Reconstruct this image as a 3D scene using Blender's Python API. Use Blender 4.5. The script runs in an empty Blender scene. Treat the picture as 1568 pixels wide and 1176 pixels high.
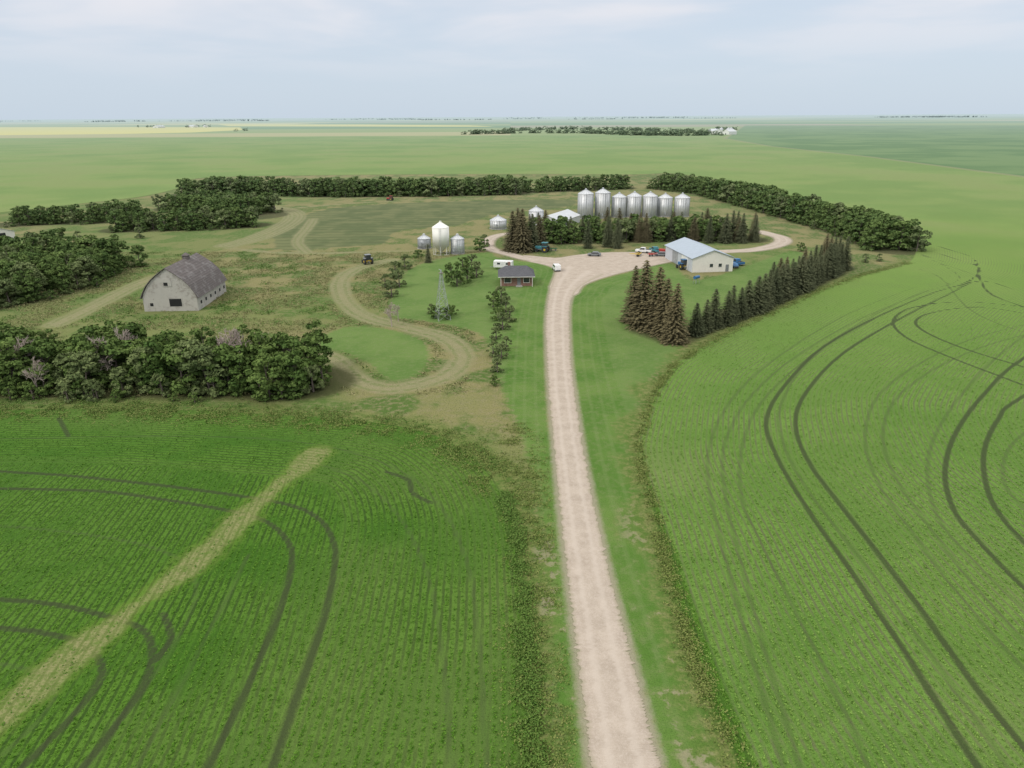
import bpy, math, random
import numpy as np
from mathutils import Matrix, Vector
from mathutils.geometry import tessellate_polygon
random.seed(5); rng=np.random.default_rng(5)
sc=bpy.context.scene
sc.view_settings.view_transform='Standard'
try: sc.view_settings.look='None'
except Exception: pass
sc.view_settings.exposure=0

# ------------------------------------------------ survey: photo pixel (1568x1176) -> ground metres
H=45.0; F=1120.0; PITCH=math.radians(20.1); ROLL=math.radians(-0.33)
R=Matrix.Rotation(math.pi/2-PITCH,3,'X')@Matrix.Rotation(ROLL,3,'Z')
def G(x,y):
    d=R@Vector(((x-784)/F,-(y-588)/F,-1.0))
    t=-H/d.z
    return np.array((d.x*t,d.y*t))
def GP(pts): return np.array([G(*p) for p in pts])

def smooth(P,closed=False,k=5):
    P=np.asarray(P,float); n=len(P); out=[]
    rngi=range(n if closed else n-1)
    for i in rngi:
        if closed: p0,p1,p2,p3=P[(i-1)%n],P[i],P[(i+1)%n],P[(i+2)%n]
        else: p0,p1,p2,p3=P[max(i-1,0)],P[i],P[i+1],P[min(i+2,n-1)]
        for j in range(k):
            t=j/k
            out.append(0.5*((2*p1)+(-p0+p2)*t+(2*p0-5*p1+4*p2-p3)*t*t+(-p0+3*p1-3*p2+p3)*t**3))
    if not closed: out.append(P[-1])
    return np.array(out)

def dist_poly(X,Y,P,closed,margin):
    margin=float(margin)
    D=np.full(X.shape,margin,np.float64)
    m=(X>P[:,0].min()-margin)&(X<P[:,0].max()+margin)&(Y>P[:,1].min()-margin)&(Y<P[:,1].max()+margin)
    x=X[m];y=Y[m]; d2=np.full(x.shape,margin*margin)
    n=len(P)
    for i in range(n if closed else n-1):
        ax,ay=P[i];bx,by=P[(i+1)%n]
        dx,dy=bx-ax,by-ay; L=dx*dx+dy*dy+1e-12
        t=np.clip(((x-ax)*dx+(y-ay)*dy)/L,0,1)
        e=(x-ax-t*dx)**2+(y-ay-t*dy)**2
        np.minimum(d2,e,out=d2)
    D[m]=np.sqrt(d2)
    return D
def inside(X,Y,P):
    r=np.zeros(X.shape,bool); n=len(P)
    for i in range(n):
        ax,ay=P[i];bx,by=P[(i+1)%n]
        if ay==by: continue
        c=((ay>Y)!=(by>Y))&(X<(bx-ax)*(Y-ay)/(by-ay)+ax)
        r^=c
    return r
def sdist(X,Y,P,margin):
    d=dist_poly(X,Y,P,True,margin)
    return np.where(inside(X,Y,P),-d,d)
TAB=rng.random((256,256))
def vnoise(x,y,s,octs=4,g=.58):
    r=0;a=1;tot=0
    for o in range(octs):
        u=x*s+17.3*o;v=y*s+9.1*o; i=np.floor(u).astype(np.int64);j=np.floor(v).astype(np.int64)
        f=u-i;h=v-j; f=f*f*(3-2*f);h=h*h*(3-2*h)
        q=lambda p,w:TAB[p&255,w&255]
        r=r+a*((q(i,j)*(1-f)+q(i+1,j)*f)*(1-h)+(q(i,j+1)*(1-f)+q(i+1,j+1)*f)*h)
        tot+=a;a*=g;s*=2
    return r/tot

# ------------------------------------------------ node helpers
class NT:
    def __init__(s,tree): s.t=tree; s.n=tree.nodes; s.l=tree.links
    def put(s,sock,v):
        if isinstance(v,bpy.types.NodeSocket): s.l.new(v,sock)
        elif isinstance(v,(tuple,list)):
            sock.default_value=tuple(v)+((1.0,) if len(v)==3 and len(sock.default_value)==4 else ())
        else: sock.default_value=v
    def m(s,op,a,b=0.0):
        n=s.n.new('ShaderNodeMath'); n.operation=op
        s.put(n.inputs[0],a); s.put(n.inputs[1],b)
        return n.outputs[0]
    def mix(s,f,a,b,mode='MIX'):
        n=s.n.new('ShaderNodeMix'); n.data_type='RGBA'; n.blend_type=mode
        s.put(n.inputs[0],f); s.put(n.inputs[6],a); s.put(n.inputs[7],b)
        return n.outputs[2]
    def ss(s,v,a,b,lo=0.0,hi=1.0,kind='SMOOTHSTEP'):
        n=s.n.new('ShaderNodeMapRange'); n.interpolation_type=kind
        s.put(n.inputs[0],v); n.inputs[1].default_value=a; n.inputs[2].default_value=b
        n.inputs[3].default_value=lo; n.inputs[4].default_value=hi
        return n.outputs[0]
    def noise(s,vec,scale,detail=3,rough=0.55,dist=0.0):
        n=s.n.new('ShaderNodeTexNoise')
        if vec is not None: s.l.new(vec,n.inputs['Vector'])
        n.inputs['Scale'].default_value=scale; n.inputs['Detail'].default_value=detail
        n.inputs['Roughness'].default_value=rough; n.inputs['Distortion'].default_value=dist
        return n.outputs[0]
    def attr(s,name):
        n=s.n.new('ShaderNodeAttribute'); n.attribute_name=name
        return n.outputs['Fac']
    def comb(s,x,y,z):
        n=s.n.new('ShaderNodeCombineXYZ'); s.put(n.inputs[0],x); s.put(n.inputs[1],y); s.put(n.inputs[2],z)
        return n.outputs[0]
def newmat(name):
    m=bpy.data.materials.new(name); m.use_nodes=True
    t=NT(m.node_tree); t.n.clear()
    out=t.n.new('ShaderNodeOutputMaterial')
    return m,t,out
HAZE_TINT=(0.34,0.42,0.455)
def painted_haze(t,col,pos=None,k=6500.0,mx=0.93):  # aerial haze painted into the base colour by distance from the origin
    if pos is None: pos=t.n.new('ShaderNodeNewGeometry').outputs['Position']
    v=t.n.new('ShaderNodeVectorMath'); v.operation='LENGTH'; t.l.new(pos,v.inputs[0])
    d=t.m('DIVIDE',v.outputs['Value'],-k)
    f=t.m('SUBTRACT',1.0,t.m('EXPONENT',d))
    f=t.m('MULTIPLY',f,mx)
    return t.mix(f,col,HAZE_TINT)
def simple(name,col,rough=0.7,metal=0.0,var=0.25,scale=1.5,spec=0.3):
    m,t,out=newmat(name)
    g=t.n.new('ShaderNodeNewGeometry'); pos=g.outputs['Position']
    n1=t.noise(pos,scale,3,0.65)
    f=t.ss(n1,0.3,0.7,0,1,'LINEAR')
    c=t.mix(f,tuple(x*(1-var) for x in col),tuple(min(1,x*(1+var*0.6)) for x in col))
    c=painted_haze(t,c,pos)
    b=t.n.new('ShaderNodeBsdfPrincipled'); t.put(b.inputs['Base Color'],c)
    b.inputs['Roughness'].default_value=rough; b.inputs['Metallic'].default_value=metal
    b.inputs['Specular IOR Level'].default_value=spec
    t.l.new(b.outputs[0],out.inputs[0])
    return m

# ------------------------------------------------ layout curves
farm_px=[(812,1500),(815,1176),(808,1000),(800,900),(788,800),(762,742),(725,700),(660,664),(560,645),(440,636),(300,628),(150,626),(0,628),(-300,640),
 (-500,560),(-500,400),(-300,345),(-100,333),(0,325),(100,314),(220,300),(285,284),(310,272),(500,268),(790,266),(960,267),(1040,266),(1150,288),(1300,317),(1385,341),(1402,368),(1392,402),
 (1310,424),(1250,447),(1180,480),(1110,512),(1065,537),(1030,562),(1003,600),(988,640),(978,685),(985,730),(1005,800),(1030,900),(1060,1000),(1090,1080),(1130,1176),(1225,1500)]
FARM=smooth(GP(farm_px),True,4)
rdL=GP([(950,1500),(915,1250),(905,1176),(897,1100),(884,1000),(872,900),(860,800),(850,700),(841,600),(838,550),(836,500),(838,470),(841,450),(846,432),(851,415),(853,404)])
rdR=GP([(1100,1500),(1030,1250),(1010,1176),(990,1100),(965,1000),(938,900),(915,800),(895,700),(880,600),(874,550),(872,500),(872,475),(876,455),(886,441),(904,430),(925,420)])
yard_px=[(843,446),(848,425),(850,412),(832,405),(806,399),(802,391),(850,395),(880,391),(920,387),(970,386),(1010,385),(1035,377),(1064,376),(1064,400),(1035,400),(1012,404),(985,410),(950,418),(915,428),(892,438),(880,452)]
YARD=smooth(GP(yard_px),True,3)
ribbons=[([(862,402),(830,399),(805,396),(775,388),(753,382),(747,375),(751,366),(764,360),(785,357)],4.6),
 ([(1050,386),(1110,385),(1150,383),(1180,378),(1198,371),(1196,364),(1180,359),(1160,354)],6.0)]
RIB=[(smooth(GP(p),False,6),w) for p,w in ribbons]
tracks=[([(600,398),(548,410),(522,430),(528,460),(560,485),(620,501),(680,517),(708,545),(690,572),(640,590),(585,595),(545,583),(522,560),(500,546),(470,540)],5.4),
 ([(85,497),(150,466),(200,440),(240,424)],6.0),
 ([(350,376),(395,364),(432,348),(452,332),(440,322),(405,316)],11.0),
 ([(350,380),(410,386),(480,388),(560,386),(640,384),(740,384)],3.4),
 ([(470,388),(455,370),(470,350),(480,335)],5.0),
 ([(415,322),(560,310),(700,305),(880,303)],3.0)]
TRK=[(smooth(GP(p),False,4),w) for p,w in tracks]
strip=smooth(GP([(484,692),(430,738),(330,832),(200,935),(110,1005),(-10,1110),(-120,1220)]),False,3)
tyres=[[(-200,712),(0,722),(100,728),(200,738),(300,750),(430,770),(485,792),(510,828),(512,870),(495,950),(450,1080),(405,1210),(330,1400)],
 [(-200,742),(0,748),(150,752),(250,765),(330,778),(400,795),(438,825),(447,860),(430,930),(380,1050),(310,1190),(200,1400)],
 [(-200,905),(0,918),(80,925),(150,940),(212,960),(232,990),(222,1045),(170,1120),(115,1190),(0,1330)],
 [(-200,950),(0,962),(60,968),(125,985),(156,1020),(140,1062),(60,1150),(-50,1250)],
 [(1400,375),(1450,392),(1500,410),(1480,432),(1430,448),(1350,482),(1262,530),(1202,590),(1174,640),(1185,690),(1230,770),(1300,870),(1380,990),(1475,1140),(1600,1330)],
 [(1560,445),(1500,430),(1450,452),(1380,487),(1292,540),(1235,600),(1218,650),(1240,710),(1300,790),(1400,920),(1500,1060),(1640,1230)],
 [(1700,470),(1568,548),(1510,600),(1465,660),(1447,720),(1460,780),(1500,830),(1568,900),(1700,1010)],
 [(1750,500),(1568,606),(1530,640),(1507,690),(1512,750),(1540,800),(1600,860),(1700,950)],
 [(1568,470),(1480,462),(1400,470),(1368,490),(1385,515),(1450,545),(1568,590)],
 [(1568,480),(1500,470),(1430,478),(1402,492),(1420,510),(1480,535),(1568,562)],
 [(1395,360),(1440,378),(1490,395),(1500,425),(1520,452),(1600,480)],
 [(250,940),(262,975),(240,1010)],[(90,640),(98,655),(105,668)],[(590,722),(625,735),(632,755),(660,770)]]
TYR=[smooth(GP(p),False,4) for p in tyres]
faint=[[(1410,390),(1470,425),(1400,452),(1300,505),(1230,562),(1196,620),(1195,665),(1230,740),(1320,860),(1430,1010),(1560,1200)],
 [(1620,480),(1540,535),(1480,595),(1435,660),(1420,720),(1435,790),(1490,860),(1600,960)],
 [(1430,400),(1520,428),(1600,440)],[(1400,410),(1440,425),(1480,470),(1540,500),(1620,520)],[(1600,640),(1550,680),(1535,720),(1550,760),(1620,820)],
 [(1260,1400),(1200,1176),(1150,1000),(1110,850),(1085,740),(1090,670),(1130,600),(1200,540),(1300,480),(1400,440)],
 [(1285,1400),(1225,1176),(1172,1000),(1132,850),(1108,740),(1112,672),(1152,604),(1222,544),(1322,486),(1420,446)],
 [(1400,1400),(1330,1176),(1250,1000),(1180,860),(1135,760),(1140,670),(1175,605),(1250,540),(1340,488)],
 [(1640,1100),(1500,950),(1400,820),(1340,730),(1325,660),(1350,600),(1420,550),(1500,515),(1600,490)],
 [(1640,1060),(1520,930),(1425,810),(1368,725),(1352,660),(1376,606),(1440,560),(1520,526),(1620,500)],
 [(1390,380),(1450,402),(1540,412),(1620,415)],[(1620,700),(1585,730),(1590,770),(1640,810)],
 [(760,1400),(745,1176),(735,1000),(715,860),(670,770),(600,715),(480,680),(300,668),(0,672)],
 [(700,1400),(690,1176),(680,1020),(655,880),(610,790),(550,735),(470,705)],
 [(120,1400),(210,1176),(330,950),(380,850)],[(-100,800),(60,810),(200,830),(280,860),(300,910),(260,1000),(180,1110),(100,1240)],
 [(-100,1010),(20,1020),(80,1045),(70,1090),(10,1150),(-60,1210)]]
FNT=[smooth(GP(p),False,4) for p in faint]
lawnA=smooth(GP([(600,480),(612,430),(650,402),(745,386),(765,396),(840,406),(846,430),(836,470),(836,600),(850,700),(872,900),(905,1176),(950,1500),(870,1500),(850,1100),(838,900),(822,760),(795,660),(770,600),(745,520),(700,500),(640,490)]),True,3)
lawnB=smooth(GP([(878,452),(915,430),(985,412),(1030,404),(1060,430),(1130,412),(1210,385),(1235,395),(1200,438),(1100,478),(1050,520),(1035,548),(995,580),(972,640),(960,700),(982,800),(1008,900),(1038,1000),(1068,1080),(1105,1176),(1190,1500),(1100,1500),(1010,1176),(965,1000),(915,800),(880,600),(872,500)]),True,3)
lawnC=smooth(GP([(490,535),(500,512),(540,500),(600,505),(645,522),(657,545),(640,572),(600,583),(565,556),(520,536)]),True,3)
PLOT=smooth(GP([(425,345),(480,325),(560,314),(700,308),(880,306),(860,318),(760,326),(700,345),(610,352),(590,372),(500,380),(420,382)]),True,2)
CAN=[GP([(-200,208),(0,207),(190,205),(290,203),(372,199),(368,195),(190,194.5),(-200,195)]),GP([(330,190),(560,190.5),(720,192),(760,194),(640,194),(350,193)])]
DARK=[GP([(1110,212),(1180,224),(1330,240),(1500,262),(1800,300),(2400,300),(2400,196),(1600,192),(1140,192)])]

# ------------------------------------------------ ground sheet
def axis_grow(start,step,g,end):
    v=[start];s=step
    while v[-1]<end: s*=g; v.append(v[-1]+s)
    return v
xr=axis_grow(120,0.5,1.035,70000); xs=np.array([-x for x in xr[::-1]]+list(np.arange(-119.5,120,0.5))+xr)
ys=np.array([-9000,-2000,-500,-150,-50,-10,10,20]+list(np.arange(25,130,0.5))+axis_grow(130,0.5,1.015,70000))
XX,YY=np.meshgrid(xs,ys); X=XX.ravel(); Y=YY.ravel(); nx,ny=len(xs),len(ys)
att={}
att['d_farm']=sdist(X,Y,FARM,220.0)
road_poly=np.vstack([smooth(rdL,False,3),smooth(rdR,False,3)[::-1]])
def f_road(X,Y):
    dr=np.minimum(sdist(X,Y,road_poly,8),sdist(X,Y,YARD,8))
    for P,w in RIB: dr=np.minimum(dr,dist_poly(X,Y,P,False,12)-w/2)
    return dr
def f_track(X,Y):
    dt=np.full(X.shape,10.0)
    for P,w in TRK: dt=np.minimum(dt,dist_poly(X,Y,P,False,16)-w/2)
    return dt
def f_min(X,Y,L,mg=5):
    d=np.full(X.shape,float(mg))
    for P in L: d=np.minimum(d,dist_poly(X,Y,P,False,mg))
    return d
att['d_road']=f_road(X,Y)
att['d_track']=f_track(X,Y)
att['d_strip']=dist_poly(X,Y,strip,False,12)
att['d_tyre']=f_min(X,Y,TYR)
att['d_faint']=f_min(X,Y,FNT)
def f_lawn(X,Y): return np.minimum(np.minimum(sdist(X,Y,lawnA,10),sdist(X,Y,lawnB,10)),sdist(X,Y,lawnC,10))
att['d_lawn']=f_lawn(X,Y)
att['d_plot']=sdist(X,Y,PLOT,20)
dc=np.full(X.shape,400.0)
for P in CAN: dc=np.minimum(dc,sdist(X,Y,P,400))
att['d_canola']=dc
dd=np.full(X.shape,400.0)
for P in DARK: dd=np.minimum(dd,sdist(X,Y,P,400))
att['d_dark']=dd
att['leftf']=((X<18)&(Y<170)).astype(float)
att['n_big']=vnoise(X,Y,0.016,4)
att['n_mid']=vnoise(X,Y,0.15,4)

belts=[]
def belt(name,px,width,spacing,hr,kind,lod=1):
    P=smooth(GP(px),False,3); belts.append((name,P,width,spacing,hr,kind,lod))
belt('shelterbelt_trees',[(288,298),(400,297),(520,299),(660,298),(785,296)],22,4.4,(8,11),'d')
belt('shelterbelt_trees',[(805,294),(880,291),(955,288)],16,4.6,(7,9.5),'d')
belt('shelterbelt_trees',[(1012,288),(1080,296),(1150,313),(1230,335),(1300,355),(1372,383)],18,4.3,(8,10.5),'d')
belt('farmyard_grove',[(290,318),(340,325),(385,330)],34,4.6,(7.5,10),'d')
belt('farmyard_grove',[(185,352),(250,350),(330,348),(385,345)],16,4.4,(6.5,9.5),'d')
belt('farmyard_grove',[(25,343),(90,340),(165,338),(200,330)],20,4.6,(6,9),'d')
belt('farmyard_grove',[(-90,475),(-10,462),(60,445),(110,425),(165,408)],22,4.2,(6.5,10.5),'d',0)
belt('farmyard_grove',[(-60,412),(20,402),(90,395)],28,4.6,(7,9.5),'d')
belt('roadside_grove',[(-180,585),(-60,584),(80,583),(220,582),(350,584),(468,586)],17,3.4,(5.2,10.3),'d',0)
belt('yard_tree_row',[(800,367),(870,369),(930,367),(1000,366),(1080,365),(1145,367)],15,3.8,(7,9.5),'m')
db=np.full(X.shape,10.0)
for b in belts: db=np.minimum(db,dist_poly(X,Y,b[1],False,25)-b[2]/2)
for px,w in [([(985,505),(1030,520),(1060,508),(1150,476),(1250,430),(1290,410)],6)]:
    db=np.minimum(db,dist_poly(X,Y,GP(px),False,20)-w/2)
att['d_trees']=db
co=np.stack([X,Y,0.0*X],1).astype(np.float32)
me=bpy.data.meshes.new('ground')
me.vertices.add(nx*ny); me.vertices.foreach_set('co',co.ravel())
ii=(np.arange(ny-1)[:,None]*nx+np.arange(nx-1)[None,:]).ravel()
fc=np.stack([ii,ii+1,ii+nx+1,ii+nx],1).astype(np.int32)
me.loops.add(fc.size); me.loops.foreach_set('vertex_index',fc.ravel())
me.polygons.add(len(fc)); me.polygons.foreach_set('loop_start',np.arange(0,fc.size,4,dtype=np.int32))
me.update(calc_edges=True)
for k,v in att.items():
    a=me.attributes.new(k,'FLOAT','POINT'); a.data.foreach_set('value',v.astype(np.float32))
ground=bpy.data.objects.new('ground',me); sc.collection.objects.link(ground)

m,t,out=newmat('prairie_ground')
pos=t.n.new('ShaderNodeNewGeometry').outputs['Position']
sp=t.n.new('ShaderNodeSeparateXYZ'); t.l.new(pos,sp.inputs[0]); PX,PY=sp.outputs[0],sp.outputs[1]
A={k:t.attr(k) for k in att}
nb=A['n_big']; nm=A['n_mid']; n1=t.noise(pos,0.9,3,0.65); nf=t.noise(pos,4.0,2,0.75); nff=t.noise(pos,8.5,1,0.8)
def cen(n,a): return t.m('MULTIPLY',t.m('SUBTRACT',n,0.5),a)
left=t.mix(t.ss(nm,0.3,0.7),(.046,.126,.011),(.074,.168,.018))
right=t.mix(t.ss(nm,0.3,0.7),(.086,.182,.028),(.120,.230,.040))
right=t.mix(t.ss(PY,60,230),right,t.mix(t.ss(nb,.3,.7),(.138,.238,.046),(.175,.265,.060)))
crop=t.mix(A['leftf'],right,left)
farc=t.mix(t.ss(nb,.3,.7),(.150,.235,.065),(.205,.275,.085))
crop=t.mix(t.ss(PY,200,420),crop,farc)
useB=t.m('MULTIPLY',A['leftf'],t.ss(A['d_farm'],20,20.4))
rb=t.m('ADD',t.m('MULTIPLY',PX,0.985),t.m('MULTIPLY',PY,0.10))
inv=t.m('SUBTRACT',1.0,useB)
rc=t.m('ADD',t.m('MULTIPLY',rb,useB),t.m('MULTIPLY',A['d_farm'],inv))
rcw=t.m('ADD',rc,cen(n1,0.30))
row=t.m('ADD',t.m('MULTIPLY',t.m('SINE',t.m('MULTIPLY',rcw,2*math.pi/0.78)),0.5),0.5)
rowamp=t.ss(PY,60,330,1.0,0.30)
pat=t.ss(t.m('ADD',t.m('MULTIPLY',nm,.5),t.m('MULTIPLY',n1,.5)),0.40,0.60,0.35,1.0)
rf=t.m('MULTIPLY',t.m('MULTIPLY',t.ss(row,0.45,0.95),rowamp),t.m('MULTIPLY',pat,0.85))
soilc=t.mix(A['leftf'],(.105,.115,.058),(.022,.050,.009))
crop=t.mix(rf,crop,soilc)
passw=t.n.new('ShaderNodeTexWhiteNoise'); passw.noise_dimensions='1D'
t.put(passw.inputs['W'],t.m('FLOOR',t.m('DIVIDE',rc,9.0)))
crop=t.mix(t.m('MULTIPLY',passw.outputs[0],0.14),crop,(.16,.22,.06))
crop=t.mix(t.ss(nf,.45,.75,0,.40),crop,t.mix(A['leftf'],(.18,.255,.07),(.10,.18,.035)))
crop=t.mix(t.ss(nb,.52,.7,0,.4),crop,t.mix(A['leftf'],(.19,.225,.085),(.13,.18,.05)))
crop=t.mix(t.ss(nff,.52,.72,0,.5),crop,(.028,.046,.014))
crop=t.mix(t.ss(A['d_faint'],0.42,0.12,0,.42),crop,(.055,.07,.03))
ty=t.m('ADD',A['d_tyre'],cen(nf,0.30))
crop=t.mix(t.ss(ty,0.50,0.20,0,.82),crop,(.042,.052,.024))
sd=t.m('ADD',A['d_strip'],cen(n1,3.0))
sd=t.m('ADD',sd,cen(nm,3.4))
stc=t.mix(t.ss(nf,.3,.6),(.11,.135,.045),(.29,.25,.145))
stc=t.mix(t.ss(row,.5,.9,0,.6),stc,(.085,.11,.035))
stm=t.m('MULTIPLY',t.ss(sd,1.9,0.9),t.ss(n1,.3,.6,.3,.95))
crop=t.mix(t.m('MULTIPLY',stm,A['leftf']),crop,stc)
crop=t.mix(t.m('MULTIPLY',t.m('MULTIPLY',t.ss(sd,3.0,1.6),A['leftf']),.35),crop,(.14,.20,.035))
fl=t.comb(t.m('FLOOR',t.m('DIVIDE',PX,1610)),t.m('FLOOR',t.m('DIVIDE',PY,805)),0.0)
wn=t.n.new('ShaderNodeTexWhiteNoise'); wn.noise_dimensions='2D'; t.l.new(fl,wn.inputs['Vector'])
q=wn.outputs[0]
qc=t.mix(t.ss(q,.1,.4,kind='LINEAR'),(.11,.19,.07),(.20,.255,.09))
qc=t.mix(t.ss(q,.78,.79),qc,(.38,.37,.15))
qc=t.mix(t.ss(q,.9,.91),qc,(.25,.24,.15))
crop=t.mix(t.ss(PY,1900,2000),crop,qc)
crop=t.mix(t.ss(A['d_dark'],6,-6,0,.85),crop,t.mix(t.ss(nb,.35,.65),(.085,.155,.060),(.12,.195,.078)))
edge=t.m('ABSOLUTE',A['d_dark'])
crop=t.mix(t.ss(edge,6,3,0,.35),crop,(.28,.23,.15))
crop=t.mix(t.ss(A['d_canola'],8,-8,0,.9),crop,(.50,.46,.15))
# farmstead
mead=t.mix(t.ss(nm,.38,.62),(.078,.132,.028),(.215,.200,.085))
mead=t.mix(t.ss(n1,.42,.68,0,.8),mead,(.240,.210,.115))
mead=t.mix(t.ss(nf,.48,.7,0,.65),mead,(.040,.070,.018))
mead=t.mix(t.ss(nb,.5,.66,0,.45),mead,(.095,.160,.036))
lawn=t.mix(t.ss(nm,.3,.7),(.078,.162,.027),(.122,.202,.046))
lawn=t.mix(t.ss(n1,.4,.75,0,.6),lawn,(.165,.205,.08))
lawn=t.mix(t.ss(nff,.45,.75,0,.55),lawn,(.045,.085,.018))
mow=t.m('SINE',t.m('MULTIPLY',A['d_road'],2*math.pi/1.9))
lawn=t.mix(t.ss(mow,0.2,1,0,.22),lawn,(.17,.22,.085))
ld=t.m('ADD',A['d_lawn'],cen(n1,2.5))
fm=t.mix(t.ss(ld,0.8,-0.8),mead,lawn)
pl=t.mix(t.ss(nm,.3,.7),(.098,.122,.050),(.145,.16,.07))
pl=t.mix(t.ss(t.m('SINE',t.m('MULTIPLY',t.m('ADD',PY,cen(nm,6)),.9)),0,.9,0,.45),pl,(.08,.09,.04))
fm=t.mix(t.ss(t.m('ADD',A['d_plot'],cen(nm,6)),1,-1),fm,pl)
td=t.m('ADD',A['d_track'],cen(n1,2.8))
td=t.m('ADD',td,cen(nm,3.4))
tc=t.mix(t.ss(t.m('SINE',t.m('MULTIPLY',t.m('ADD',A['d_track'],cen(n1,1.6)),2*math.pi/1.9)),-.5,.9,0,.8),(.235,.225,.12),(.15,.18,.068))
tc=t.mix(t.ss(n1,.42,.66,0,.75),tc,(.275,.245,.15))
tc=t.mix(t.ss(nf,.48,.7,0,.6),tc,(.10,.13,.045))
fm=t.mix(t.ss(td,1.2,-1.2,0,.85),fm,tc)
e=t.m('ADD',t.m('ADD',A['d_farm'],cen(n1,3.0)),cen(nm,9.0))
wc=t.mix(t.ss(n1,.35,.65),(.070,.130,.022),(.170,.190,.062))
wc=t.mix(t.ss(nf,.45,.7,0,.6),wc,(.042,.082,.018))
fm=t.mix(t.ss(e,-4.5,-1.0,0,.8),fm,wc)
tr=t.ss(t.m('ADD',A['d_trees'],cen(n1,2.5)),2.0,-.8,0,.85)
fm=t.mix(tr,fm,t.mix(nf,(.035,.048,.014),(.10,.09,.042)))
rdn=t.m('ADD',A['d_road'],cen(n1,1.1))
rdn=t.m('ADD',rdn,cen(nf,.8))
fm=t.mix(t.ss(rdn,0.95,0.1,0,.85),fm,t.mix(nf,(.20,.19,.115),(.37,.33,.26)))
bpm=t.m('MULTIPLY',t.ss(t.m('ADD',t.m('MULTIPLY',nm,.5),t.m('MULTIPLY',n1,.5)),.54,.60),t.m('MULTIPLY',t.ss(A['d_farm'],-5,-3.5),t.ss(A['d_farm'],-1.0,-2.2)))
bpm=t.m('MULTIPLY',bpm,t.m('MULTIPLY',t.ss(PY,90,60),A['leftf']))
fm=t.mix(t.m('MULTIPLY',bpm,.55),fm,(.30,.26,.19))
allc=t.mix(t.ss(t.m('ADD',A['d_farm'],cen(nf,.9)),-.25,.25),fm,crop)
allc=painted_haze(t,allc,pos)
bs=t.n.new('ShaderNodeBsdfDiffuse'); t.put(bs.inputs['Color'],allc)
bn=t.n.new('ShaderNodeBump'); bn.inputs['Strength'].default_value=.7; bn.inputs['Distance'].default_value=.22
t.put(bn.inputs['Height'],nf); t.l.new(bn.outputs[0],bs.inputs['Normal'])
t.l.new(bs.outputs[0],out.inputs[0])
me.materials.append(m)

# ------------------------------------------------ gravel
m,t,out=newmat('gravel')
pos=t.n.new('ShaderNodeNewGeometry').outputs['Position']
ac=t.attr('across')
na=t.noise(pos,0.5,3,.6); nb2=t.noise(pos,5,3,.75)
c=t.mix(t.ss(na,.3,.7),(.345,.290,.236),(.43,.368,.305))
c=t.mix(t.ss(nb2,.4,.75,0,.5),c,(.51,.45,.39))
c=t.mix(t.ss(t.noise(pos,13,1,.8),.5,.8,0,.5),c,(.22,.18,.14))
w=t.m('ABSOLUTE',t.m('SUBTRACT',t.m('ABSOLUTE',t.m('ADD',ac,cen(na,.25))),.42))
c=t.mix(t.ss(w,.22,.02,0,.5),c,(.48,.42,.36))
c=t.mix(t.ss(t.m('ADD',t.m('ABSOLUTE',ac),cen(na,.5)),.8,1.05,0,.6),c,(.25,.23,.15))
c=painted_haze(t,c,pos)
bs=t.n.new('ShaderNodeBsdfDiffuse'); t.put(bs.inputs['Color'],c)
t.l.new(bs.outputs[0],out.inputs[0])
gravel=m
def resample(P,step):
    seg=np.linalg.norm(np.diff(P,axis=0),axis=1); L=np.concatenate([[0],np.cumsum(seg)])
    n=max(2,int(L[-1]/step)); s=np.linspace(0,L[-1],n)
    return np.stack([np.interp(s,L,P[:,i]) for i in (0,1)],1)
def ribbon(name,Lp,Rp,z,crown,n=8):
    V=[];Fc=[];ac=[]
    jl=rng.normal(0,.12,len(Lp)); jr=rng.normal(0,.12,len(Lp))
    for i in range(len(Lp)):
        a=Lp[i];b=Rp[i];d=(b-a);w=np.linalg.norm(d);d=d/w
        a=a+d*jl[i]; b=b+d*jr[i]
        for j in range(n+1):
            u=j/n; p=a*(1-u)+b*u
            V.append((p[0],p[1],z+crown*(1-(2*u-1)**2))); ac.append(2*u-1)
    for i in range(len(Lp)-1):
        for j in range(n):
            k=i*(n+1)+j; Fc.append((k,k+1,k+n+2,k+n+1))
    me=bpy.data.meshes.new(name); me.from_pydata(V,[],Fc)
    a=me.attributes.new('across','FLOAT','POINT'); a.data.foreach_set('value',np.array(ac,np.float32))
    me.materials.append(gravel)
    o=bpy.data.objects.new(name,me); sc.collection.objects.link(o); return o
Ls=smooth(rdL,False,40); Rs=smooth(rdR,False,40)
ribbon('gravel_road',Ls,Rs,.03,.07)
for (P,w),nm_ in zip(RIB,('gravel_driveway','gravel_loop_road')):
    C=resample(smooth(P,False,3),1.2); T=np.gradient(C,axis=0); T/=np.linalg.norm(T,axis=1)[:,None]; N=np.stack([-T[:,1],T[:,0]],1)
    ribbon(nm_,C+N*w/2,C-N*w/2,.045 if nm_=='gravel_driveway' else .05,.03,6)
yp=[Vector((p[0],p[1],0)) for p in YARD]
tri=tessellate_polygon([yp])
me=bpy.data.meshes.new('gravel_yard'); me.from_pydata([(p.x,p.y,.024) for p in yp],[],[tuple(x) for x in tri])
me.materials.append(gravel); me.update()
for p in me.polygons:
    if p.normal.z<0: p.flip()
o=bpy.data.objects.new('gravel_yard',me); sc.collection.objects.link(o)

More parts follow.
